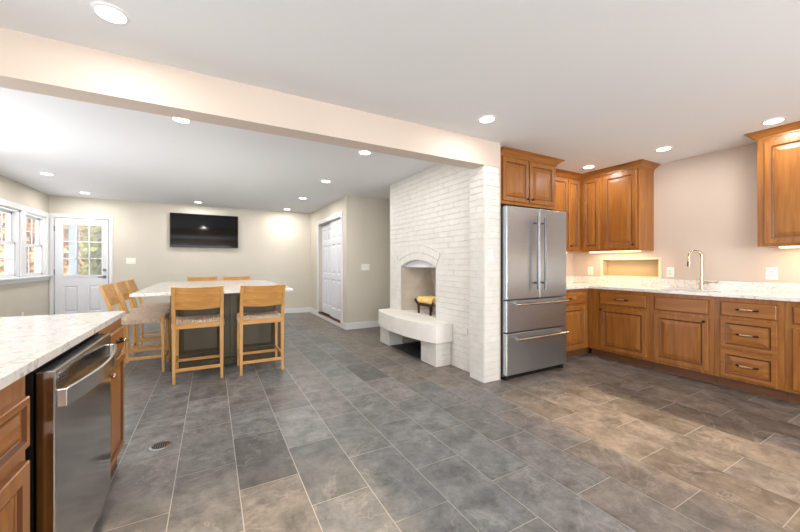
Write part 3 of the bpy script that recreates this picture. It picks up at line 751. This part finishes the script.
plate('wall_outlet', 'white outlet right of the faucet under the right cabinet', 'outlet', (XK, 1.205, 1.105), '-X', w=.085, h=.125)
plate('light_switch', 'white switch on the brick pillar beside the refrigerator', 'light switch', (2.487, 2.599, 1.29), '-Y', w=.06, h=.11, kind='switch')
plate('light_switch', 'white three-gang switch beside the closet doors', 'light switch', (2.52, CY0, 1.14), '-Y', w=.165, h=.12, kind='switch', gang=3)
plate('light_switch', 'white switch on the wall right of the exterior door', 'light switch', (-1.41, YF, 1.26), '-Y', w=.15, h=.12, kind='switch', gang=2)
plate('wall_outlet', 'white outlet low on the wall under the windows', 'outlet', (XL, 7.55, .38), '+X')
t = boxo('cover_plate', (CHX-.008, CHX+.004, 2.965, 3.06, .415, .485), M['brick_paint'], bevel=.002)
tag(t, 'painted-over blank cover low on the white brick chimney', 'cover plate')
# niche trim
b = NB()
a0, a1, c0, c1_ = NI[0]-.025, NI[1]+.025, NI[2]-.018, NI[3]+.022
for dd in ((a0, NI[0]+.004, c0, c1_), (NI[1]-.004, a1, c0, c1_), (NI[0], NI[1], c0, NI[2]+.004), (NI[0], NI[1], NI[3]-.004, c1_)): box(b, XK-.012, XK+.006, *dd)
b2 = struct('trim_niche', b, mat('cream_niche_trim', (232, 222, 192), .5), bevel=.002)
b = NB(); box(b, XK+.001, XK+.113, NI[0]+.002, NI[0]+.006, NI[2]+.002, NI[3]-.002); box(b, XK+.001, XK+.113, NI[1]-.006, NI[1]-.002, NI[2]+.002, NI[3]-.002)
box(b, XK+.109, XK+.1145, NI[0]+.002, NI[1]-.002, NI[2]+.002, NI[3]-.002)
struct('trim_niche_lining', b, mat('tan_niche_paint', (196, 176, 138), .6))

# ------------------------------------------------------------ peninsula in the left foreground
PX = -.478
pc = thing('peninsula_countertop', 'white veined stone peninsula countertop in the left foreground', 'countertop', (-1.0, 1.0, .885))
b = NB(); box(b, -1.50, -.462, -.9, 2.635, .888, .918); obj('slab', b, M['marble'], pc, bevel=.002)
p1 = thing('base_cabinet', 'maple peninsula cabinet left of the dishwasher, cut by the picture edge', 'cabinet', (-.9, .6, 0))
b = NB(); box(b, -1.40, PX, -.85, 1.405, .10, .884); obj('body', b, M['wood'], p1)
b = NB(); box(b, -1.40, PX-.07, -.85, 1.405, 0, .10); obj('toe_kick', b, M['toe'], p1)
d = panel('drawer', p1, (PX, .68, .68), '+X', .698, .145, 'raised', fr_=.035, mats=WH); pull(d, (PX+.02, 1.03, .75), '+X', .11)
d = panel('door', p1, (PX, .68, .13), '+X', .698, .51); knob(d, (PX+.02, .75, .60), '+X')
d = panel('door', p1, (PX, .10, .13), '+X', .56, .70); knob(d, (PX+.02, .64, .78), '+X')
p2 = thing('base_cabinet', 'narrow maple cabinet at the peninsula end beyond the dishwasher', 'cabinet', (-.9, 2.4, 0))
b = NB(); box(b, -1.40, PX, 2.16, 2.62, .10, .884); obj('body', b, M['wood'], p2)
b = NB(); box(b, -1.40, PX-.02, 2.16, 2.62, 0, .10); obj('toe_kick', b, M['toe'], p2)
d = panel('drawer', p2, (PX, 2.20, .70), '+X', .385, .14, 'slab'); pull(d, (PX+.02, 2.43, .775), '+X', .08, M['nickel'])
d = panel('door', p2, (PX, 2.20, .13), '+X', .385, .545, fr_=.05); knob(d, (PX+.02, 2.235, .63), '+X', M['nickel'])
# dishwasher
dw = thing('dishwasher', 'stainless steel dishwasher with bowed bar handle under the peninsula counter', 'dishwasher', (-.75, 1.83, 0))
b = NB(); box(b, -1.10, PX-.005, 1.47, 2.155, .09, .872); obj('body', b, M['black'], dw)
b = NB(); box(b, -1.10, PX-.04, 1.47, 2.155, .0, .09); obj('base_grille', b, M['black'], dw)
b = NB(); box(b, PX+.0, -.432, 1.468, 2.148, .10, .868); dd_ = obj('door', b, M['polished'], dw, bevel=.004)
b = NB()
for i in range(3): box(b, -.4325, -.4308, 1.50, 1.565, .842-.010*i, .846-.010*i)
obj('vent_slots', b, M['black'], dd_)
b = NB(); box(b, PX+.004, -.446, 1.49, 2.13, .866, .8685); obj('control_strip', b, M['black'], dd_)
b = NB(); pts = [(-.433, 1.485, .775), (-.412, 1.485, .775)]
for i in range(1, 18):
    u = i/18; pts.append((-.412+.040*math.sin(PI*u), 1.485+.64*u, .775+.012*u))
pts += [(-.412, 2.125, .787), (-.433, 2.125, .787)]
bar(b, pts, .058, .012, (0, 0, 1)); obj('handle', b, M['chrome'], dd_, bevel=.003)

# ------------------------------------------------------------ island
isl = thing('kitchen_island', 'dark olive paneled island base under the white stone top', 'island', (.2, 5.4, 0))
IX0, IX1, IY0, IY1 = -.41, .80, 4.56, 6.22
b = NB(); box(b, IX0+.02, IX1-.02, IY0+.02, IY1-.02, .0, .883); obj('body', b, M['olive'], isl)
b = NB(); box(b, IX0+.0, IX1-.0, IY0+.0, IY1-.0, .0, .09); obj('plinth', b, M['olive'], isl, bevel=.006)
OL = [M['olive'], M['olive']]
wpn = (IX1-IX0-.02)/2
for i in range(2): panel('end_panel', isl, (IX0+.01+i*wpn, IY0+.021, .095), '-Y', wpn-.012, .785, fr_=.085, mats=OL)
for i in range(3): panel('side_panel', isl, (IX0+.021, IY1-.0-i*.545, .095), '-X', .53, .785, fr_=.085, mats=OL)
for i in range(3): panel('side_panel', isl, (IX1-.021, IY0+.02+i*.545, .095), '+X', .53, .785, fr_=.085, mats=OL)
for i in range(2): panel('end_panel', isl, (IX1-.01-i*wpn, IY1-.021, .095), '+Y', wpn-.012, .785, fr_=.085, mats=OL)
b = NB(); box(b, -.69, .835, 4.11, 6.62, .885, .915)
tag(obj('island_countertop', b, M['marble'], bevel=.003, origin=(.07, 5.4, .885)), 'white veined stone top of the dark island, stools around it', 'countertop')

# ------------------------------------------------------------ stools
def make_stool(label):
    t = thing('counter_stool', label, 'stool', (0, 0, 0), 'counter stools around the island')
    for s in (-1, 1):
        b = NB(); bar(b, [(s*.212, -.205, 0), (s*.212, -.205, .30), (s*.212, -.212, .60), (s*.212, -.255, .78), (s*.212, -.325, .98)], [.026, .031, .034, .032, .030], [.026, .031, .036, .034, .024], (1, 0, 0))
        obj('rear_leg', b, M['oak_v'], t, bevel=.003)
        b = NB(); bar(b, [(s*.214, .218, 0), (s*.212, .212, .622)], [.024, .034], [.024, .034], (1, 0, 0)); obj('front_leg', b, M['oak_v'], t, bevel=.003)
    b = NB()
    box(b, -.196, .196, -.222, -.196, .548, .606); box(b, -.196, .196, .196, .222, .555, .60)
    box(b, -.222, -.200, -.19, .20, .555, .60); box(b, .200, .222, -.19, .20, .555, .60)
    obj('seat_frame', b, M['oak'], t, bevel=.002)
    # woven cord seat: cords wrapped front to back, then over the side rails
    b = NB(); n = 18; x0, x1 = -.226, .226
    def cord(pts, r=.0100): tube(b, pts, r, 6, True)
    for i in range(n):
        x = -.193+.386*(i+.5)/n; sag = .008*math.cos(PI*x/.46)
        cord([(x, -.226, .60), (x, -.216, .612), (x, -.1, .614-sag), (x, .1, .614-sag), (x, .216, .612), (x, .226, .598), (x, .226, .57)])
    box(b, -.196, .196, -.19, .19, .590, .598)
    for i in range(24):
        y = -.186+.372*(i+.5)/24
        for s in (-1, 1): cord([(s*.16, y, .603), (s*.215, y, .614), (s*.2275, y, .600), (s*.2275, y, .556)], .0082)
    obj('seat', b, M['cord'], t, smooth=True)
    b = NB(); N = 12; rows = []
    for k in range(N+1):
        u = -1+2*k/N; x = u*.197; dy = -.030*(1-u*u)
        rw = []
        for z, yb in ((.752+.010*(1-u*u)*-1, -.245), (.974-.006*(1-u*u), -.322)):
            rw.append(b.verts.new((x, yb+dy-.009, z))); rw.append(b.verts.new((x, yb+dy+.009, z)))
        rows.append(rw)
    for k in range(N):
        a, c = rows[k], rows[k+1]
        for i, j in ((0, 1), (1, 3), (3, 2), (2, 0)): b.faces.new([a[i], a[j], c[j], c[i]])
    b.faces.new([rows[0][i] for i in (0, 1, 3, 2)]); b.faces.new([rows[-1][i] for i in (0, 2, 3, 1)])
    obj('backrest', b, M['oak'], t, smooth=True)
    for dims in ((-.2, .2, -.214, -.196, .118, .150), (-.2, .2, .205, .223, .118, .150)):
        b = NB(); box(b, *dims); obj('stretcher', b, M['oak'], t, bevel=.002)
    for s in (-1, 1):
        b = NB(); box(b, s*.213-.008, s*.213+.008, -.2, .21, .165, .195); obj('stretcher', b, M['oak_v'], t, bevel=.002)
    return t
def copy_tree(o, parent=None):
    c = o.copy(); col.objects.link(c); c.parent = parent
    for ch in [q for q in list(bpy.data.objects) if q.parent == o]: copy_tree(ch, c)
    return c
st = make_stool('oak counter stool at the near island side, nearer to the left corner')
spots = [(-.118, 4.275, 0, 'oak stool with woven seat at the island end facing the camera, left one'),
         (.490, 4.25, 0, 'oak stool with woven seat at the island end facing the camera, right one'),
         (-.69, 4.82, -PI/2, 'oak stool on the long left side of the island, nearest to the peninsula'),
         (-.69, 5.44, -PI/2, 'oak stool on the long left side of the island, middle one'),
         (-.69, 6.03, -PI/2, 'oak stool on the long left side of the island, farthest from the peninsula'),
         (-.14, 6.52, PI, 'oak stool behind the island, left one, only its backrest top showing'),
         (.395, 6.52, PI, 'oak stool behind the island, right one, only its backrest top showing')]
for i, (x, y, a, lab) in enumerate(spots):
    o = st if i == 0 else copy_tree(st)
    o.location = (x, y, 0); o.rotation_euler = (0, 0, a); o['label'] = lab

# ------------------------------------------------------------ television
tv = thing('television', 'black flat television mounted high on the far wall', 'television', (-.12, YF, 1.55))
b = NB(); box(b, -.76, .522, YF-.055, YF-.015, 1.552, 2.268); obj('housing', b, M['black'], tv, bevel=.004)
b = NB(); box(b, -.748, .510, YF-.057, YF-.0545, 1.568, 2.256); obj('screen', b, M['screen'], tv)
b = NB(); box(b, -.4, .2, YF-.016, YF, 1.75, 2.1); obj('wall_mount', b, M['black'], tv)
# floor drain
fd_ = thing('floor_register', 'round metal floor grille set in the slate near the dishwasher', 'floor grille', (-.298, 2.74, 0))
b = NB(); n = 40
for k in range(n):
    a0_, a1_ = 2*PI*k/n, 2*PI*(k+1)/n
    P4 = [(-.298+r*math.cos(a), 2.74+r*math.sin(a), z) for r, z, a in ((.047, .005, a0_), (.062, .003, a0_), (.062, .003, a1_), (.047, .005, a1_))]
    b.faces.new([b.verts.new(p) for p in P4])
bmesh.ops.remove_doubles(b, verts=b.verts, dist=1e-5)
obj('rim', b, M['chrome'], fd_)
b = NB()
cyl(b, (-.298, 2.74, .0005), (-.298, 2.74, .003), .048, n=32); gb = obj('well', b, M['black'], fd_)
b = NB()
for i in range(-3, 4):
    xx = i*.0125; hh = math.sqrt(.047**2-xx*xx); box(b, -.298+xx-.002, -.298+xx+.002, 2.74-hh, 2.74+hh, .002, .0055)
obj('bars', b, M['steel_dark'], fd_)

# ------------------------------------------------------------ recessed lights
NAMES = ['above the peninsula in the top left of the ceiling', 'on the kitchen ceiling in front of the beam', 'near the corner wall cabinets', 'on the ceiling in front of the faucet',
         'above the wall cabinet at the right edge', 'added unseen lamp behind the camera, centre', 'added unseen lamp behind the camera, left', 'added unseen lamp behind the camera, right',
         'just behind the beam over the island', 'nearest to the left wall windows', 'in the ceiling in front of the exterior door', 'above the television',
         'in the far right corner by the closet', 'in the ceiling beside the closet doors', 'in the ceiling left of the chimney', 'half hidden by the beam beside the chimney']
for (x, y), nm in zip(LAMPS, NAMES):
    if y < 1: continue      # unseen lamps at or behind the camera: light only, no fixture
    t = thing('recessed_light', 'round white recessed light '+nm, 'ceiling light', (x, y, CEIL), 'recessed ceiling lights')
    b = NB(); n = 32; prof = [(.060, -.008), (.064, -.009), (.074, -.005), (.077, -.0005)]
    rg = [[b.verts.new((x+q*math.cos(2*PI*k/n), y+q*math.sin(2*PI*k/n), CEIL+z)) for k in range(n)] for q, z in prof]
    for i in range(3):
        for k in range(n): b.faces.new([rg[i][k], rg[i][(k+1) % n], rg[i+1][(k+1) % n], rg[i+1][k]])
    obj('trim_ring', b, M['trim'], t, smooth=True)
    b = NB(); cyl(b, (x, y, CEIL-.009), (x, y, CEIL-.001), .061, n=32); obj('diffuser', b, M['glow'], t)

# ------------------------------------------------------------ outside
b = NB(); box(b, -30, 14, 8.7, 40, -.5, -.3); box(b, -30, XL-.2, -10, 8.7, -.5, -.3); struct('ground', b, M['ground'])
for (x, y, lab) in ((-2.645, 10.0, 'pale blue porch post seen through the exterior door glass'), (-3.70, 11.64, 'pale blue porch post seen through the window next to the exterior door'), (-3.92, 10.87, 'pale blue porch post seen through the window at the left picture edge')):
    t = thing('porch_post', lab, 'post', (x, y, -.3), 'porch posts outside')
    b = NB(); box(b, x-.065, x+.065, y-.065, y+.065, -.3, 3.0); obj('shaft', b, M['porch'], t)
    b = NB(); box(b, x-.09, x+.09, y-.09, y+.09, -.3, -.1); obj('foot', b, M['porch'], t)
def tree(x, y, h, r, leaf, lab, seed):
    rn = random.Random(seed); t = thing('tree', lab, 'tree', (x, y, -.35), 'trees outside the windows')
    b = NB(); tube(b, [(x, y, -.35), (x+.1, y, h*.4), (x-.1, y+.1, h)], [.16, .12, .04], 9)
    for i in range(7):
        a = rn.uniform(0, 6.28); z = h*rn.uniform(.15, .8); L_ = r*rn.uniform(.6, 1)
        tube(b, [(x, y, z), (x+math.cos(a)*L_*.5, y+math.sin(a)*L_*.5, z+.4), (x+math.cos(a)*L_, y+math.sin(a)*L_, z+.9)], [.05, .03, .01], 6)
    obj('trunk', b, M['bark'], t)
    b = NB()
    for i in range(2600):
        a, e, q = rn.uniform(0, 6.28), rn.uniform(-1, 1), r*rn.uniform(.25, 1)
        c = Vector((x+q*math.cos(a), y+q*math.sin(a), h*.52+e*h*.62)); s = rn.uniform(.06, .17)
        u = Vector((rn.uniform(-1, 1), rn.uniform(-1, 1), rn.uniform(-1, 1))).normalized(); v = u.orthogonal().normalized()
        b.faces.new([b.verts.new(c+u*s*i_+v*s*.7*j_) for i_, j_ in ((1, 0), (0, 1), (-1, 0), (0, -1))])
    obj('foliage', b, leaf, t)
tree(-6.2, 23.0, 5.0, 2.2, M['leaf_tan'], 'tan-leaved tree seen through the exterior door glass', 1)
tree(-2.62, 12.4, 3.4, .45, M['leaf_green'], 'narrow green tree seen through the right part of the door glass', 2)
tree(-6.1, 16.6, 4.6, 2.0, M['leaf_tan'], 'tan-leaved tree seen through the window at the left picture edge', 3)
tree(-4.5, 13.1, 3.8, 1.3, M['leaf_tan'], 'tan-leaved tree seen through the window next to the exterior door', 4)
